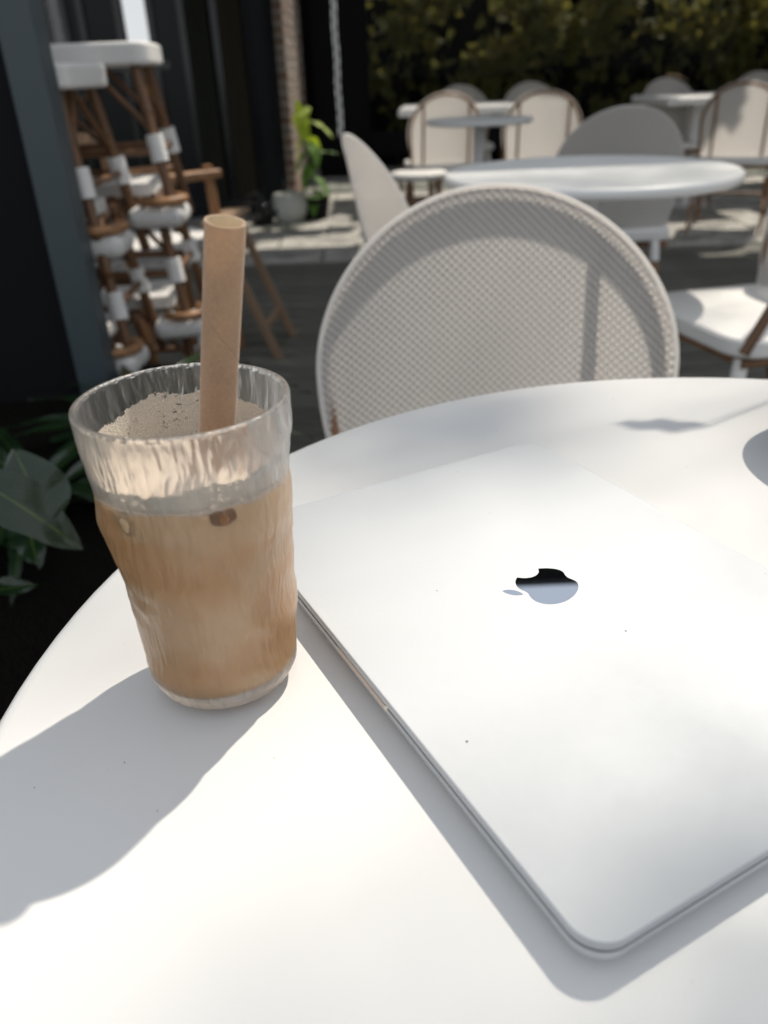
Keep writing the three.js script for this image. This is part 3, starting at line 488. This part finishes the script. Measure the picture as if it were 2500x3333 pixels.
const inR = (h) => { for (let i = 3; i < gProf.length - 1; i++) if (h <= gProf[i + 1][1]) { const k = (h - gProf[i][1]) / (gProf[i + 1][1] - gProf[i][1]); return gProf[i][0] + k * (gProf[i + 1][0] - gProf[i][0]) - 0.0028; } return 0.0388; };
{
  const t = thing('drinking_glass', 'rippled clear tumbler holding the iced coffee', 'glass', GX, GF, T0);
  t.scale.y = 1.035;
  const barkT = tex(512, 512, (u, v) => { const w = 0.10 * fbm(u * 6, v * 5, 6, 111, 3), a = fbm((u + w * 0.25) * 84, v * 9, 84, 113, 3), b = fbm((u + w * 0.3) * 180, v * 20, 180, 117, 2); return THREE.MathUtils.clamp(0.5 + 1.0 * (a - 0.5) + 0.9 * (b - 0.5), 0, 1); });
  const gm = new THREE.MeshPhysicalMaterial({ color: 0xffffff, transmission: 1, thickness: 0.003, ior: 1.5, roughness: 0.32, bumpMap: barkT, bumpScale: 0.0007 });
  const inner = []; for (let h = 0.1270; h > 0.0125; h -= 0.004) inner.push([inR(h), h]);
  const prof = [...fine(gProf, 0.002), [0.0413, 0.1310], [0.0403, 0.1314], [0.0393, 0.1309], [0.0388, 0.1298], ...inner, [inR(0.012) - 0.003, 0.0105], [0.02, 0.0095], [0, 0.0092]];
  const cut = fine(gProf, 0.002).length + 4;
  part('tumbler', turned(prof, 160, (a, h, i) => (i < cut ? wob(a, h) : 0.35 * wob(a, h))), gm, t);
  // dried milk foam on the inner wall above the drink
  const film = [], N = 200; const H0 = 0.1005, H1 = 0.124;
  const fp = [], fu = [], fi = [], rows = 26;
  for (let i = 0; i <= rows; i++) for (let j = 0; j <= N; j++) { const a = j / N * Math.PI * 2, h = H0 + (H1 - H0) * i / rows, r = inR(h) - 0.0004 + 0.35 * wob(a, h) - 0.0003 * fbm(j / N * 60, i / rows * 12, 60, 131, 3); fp.push(r * Math.cos(a), h, r * Math.sin(a)); fu.push(j / N, i / rows); }
  for (let i = 0; i < rows; i++) for (let j = 0; j < N; j++) { const u = (j + 0.5) / N, v = (i + 0.5) / rows, a = i * (N + 1) + j; fi.push(a, a + N + 1, a + 1, a + 1, a + N + 1, a + N + 2); }
  const fg = new THREE.BufferGeometry(); fg.setAttribute('position', new THREE.BufferAttribute(new Float32Array(fp), 3)); fg.setAttribute('uv', new THREE.BufferAttribute(new Float32Array(fu), 2)); fg.setIndex(fi); fg.computeVertexNormals();
  const foamA = tex(1024, 256, (u, v) => { const back = 0.5 + 0.5 * Math.cos((u - 0.73) * Math.PI * 2), top = 0.30 + 0.50 * back + 0.22 * (fbm(u * 14, 3.3, 14, 141, 4) - 0.5) * 2, n = fbm(u * 170, v * 36, 170, 143, 4), hole = fbm(u * 22, v * 6, 22, 147, 3); const k = (v < top + 0.12 * (n - 0.5) ? 1 : 0) * (n > 0.05 + 0.24 * THREE.MathUtils.smoothstep(hole, 0.45, 0.62) ? 1 : 0); return k; });
  part('milk_film', fg, S([0.62, 0.565, 0.48], 0.8, { alphaMap: foamA, alphaTest: 0.5, side: THREE.DoubleSide, bumpMap: rep(grainT, 8, 1), bumpScale: 0.0006, transmission: 0.1, thickness: 0 }), t);
  // drink
  const lv = 0.1005, cp = [[0, 0.0094], [0.02, 0.0097], [inR(0.012) - 0.0028, 0.0107]];
  for (let h = 0.0126; h < lv - 0.001; h += 0.003) cp.push([inR(h) + 0.0003, h]);
  cp.push([inR(lv) + 0.0003, lv], [inR(lv) - 0.002, lv - 0.001], [0, lv - 0.001]);
  part('froth', turned([[0, lv - 0.003], [inR(lv) + 0.0001, lv - 0.003], [inR(lv) + 0.0004, lv + 0.0012], [inR(lv) - 0.0014, lv + 0.0002], [0.03, lv - 0.0003], [0.015, lv - 0.0004], [0, lv - 0.0004]], 120, (a, h) => 0.35 * wob(a, h)), S([0.66, 0.555, 0.455], 0.7, { bumpMap: rep(grainT, 3, 1), bumpScale: 0.0008 }), t);
  const coffeeT = tex(512, 512, (u, v) => { const w = fbm(u * 5, v * 5, 5, 151, 4), n = fbm(u * 6 + 1.2 * w, v * 6 + 1.5 * w, 6, 153, 4), m = THREE.MathUtils.smoothstep(n + 0.38 * Math.exp(-Math.pow((u - 0.40 + 0.06 * (w - 0.5)) / 0.07, 2) - Math.pow((v - 0.69 + 0.1 * (n - 0.5)) / 0.07, 2)), 0.38, 0.74) * 0.5; const a = [0.85, 0.715, 0.56], b = [0.79, 0.575, 0.34]; return a.map((c, k) => c + (b[k] - c) * m); }, true);
  part('coffee', turned(cp, 120, (a, h) => (h > 0.012 ? 0.35 * wob(a, h) : 0)), S([1.0, 1.0, 1.0], 0.45, { map: coffeeT }), t);
}
for (const [x, f, h, w, d, rx, ry, rz, c, l] of [[-0.0160, -0.0252, 0.0985, 0.017, 0.012, 0.15, 0.5, 0.12, [0.66, 0.48, 0.30], 'milky ice cube afloat at the front left of the coffee'], [0.0140, -0.0312, 0.1010, 0.0125, 0.0058, 0.1, -0.42, -0.06, [0.30, 0.15, 0.07], 'coffee brown ice cube pressed against the front of the glass']]) {
  const m = whole('ice_cube', new RoundedBoxGeometry(w, d, w * 0.7, 5, d * 0.38), S(c, 0.2, { transmission: 0.3, thickness: 0.01, ior: 1.31 }), l, 'ice cube');
  m.position.copy(V(GX + x, GF + f, T0 + h)); m.rotation.set(rx, ry, rz);
}
{
  const a = P3(-0.0498, 0.9401, -0.2888), b = P3(-0.0643, 0.8652, -0.2990), d = new THREE.Vector3().subVectors(b, a).normalize();
  const bot = a.clone().addScaledVector(d, 0.178), t = thing('paper_straw', 'wide brown paper straw standing in the iced coffee', 'straw', bot.x, -bot.z, bot.y);
  const L = 0.178, r = 0.0071, q = new THREE.Quaternion().setFromUnitVectors(P3(0, 1, 0), d.clone().negate());
  const kraftT = tex(256, 512, (u, v) => { const f = fbm(u * 60, v * 240, 240, 161, 3), b = fbm(u * 5, v * 9, 5, 163, 4), seam = Math.abs(((u * 1 + v * 3.2) % 1) - 0.5) < 0.010 ? 0.955 : 1, spot = Math.hypot((u - 0.27) * 5, (v - 0.442) * 18) < 0.09 + 0.08 * f ? 0.6 : 1; const k = (0.92 + 0.10 * (f - 0.5) + 0.10 * (b - 0.5)) * seam * spot; return [k, k * 0.985, k * 0.96]; }, true);
  const out = new THREE.CylinderGeometry(r, r, L, 64, 1, true).translate(0, L / 2, 0), inn = new THREE.CylinderGeometry(r - 0.0007, r - 0.0007, L, 64, 1, true).scale(1, 1, 1).translate(0, L / 2, 0), top = new THREE.RingGeometry(r - 0.0007, r, 64).rotateX(-Math.PI / 2).translate(0, L, 0), lo = new THREE.RingGeometry(r - 0.0007, r, 64).rotateX(Math.PI / 2);
  const kraft = S([0.60, 0.405, 0.27], 0.95, { map: kraftT, bumpMap: rep(grainT, 2, 6), bumpScale: 0.0001, side: THREE.DoubleSide, transmission: 0.3, thickness: 0 });
  part('tube', [out, top, lo].map((g) => g.applyQuaternion(q)), kraft, t);
  part('lining', inn.applyQuaternion(q), S([0.97, 0.89, 0.68], 0.95, { side: THREE.DoubleSide, transmission: 0.45, thickness: 0 }), t);
}
{ // grey blue bowl at the right edge of the table
  const t = thing('bowl', 'slate blue bowl cut off by the right edge, beyond the laptop', 'bowl', 0.348, 0.505, T0);
  part('wall', lathe([[0, 0.001], [0.035, 0], [0.04, 0.004], [0.062, 0.018], [0.078, 0.045], [0.0805, 0.056], [0.079, 0.0575], [0.0765, 0.056], [0.073, 0.044], [0.058, 0.02], [0.03, 0.008], [0, 0.008]], 72), S([0.115, 0.15, 0.20], 0.3, { clearcoat: 0.4, clearcoatRoughness: 0.1 }), t);
}
{ // twig that reaches in over the right of the table: one leaf's shadow falls on the enamel
  const h = 0.56, at = (x, f, dz = 0) => V(x + (h + dz) * AZX * CT, f + (h + dz) * AZF * CT, 0.7402 + h + dz);
  const t = thing('leafy_twig', 'thin leafy twig reaching in above the right of the table', 'twig');
  part('stem', tube([at(0.2407, 0.553), at(0.275, 0.575, 0.01), at(0.309, 0.596, 0.03), at(0.42, 0.66, 0.2), at(0.6, 0.75, 0.9)], 0.0016, 40, 6), S([0.08, 0.05, 0.03], 0.8), t);
  const lg = leafGeo(0.068, 0.0125, 0.05, 0.1);
  aimLeaf(lg, leafDark, t, at(0.243, 0.556), P3(0.183 - 0.243, 0, -(0.56 - 0.553)));
  part('leaf', leafGeo(0.07, 0.013, 0.05, 0.1).rotateY(0.5).translate(...at(0.5, 0.7, 0.5).toArray()), leafDark, t);
}

lit(scene);
renderer.render(scene, camera);
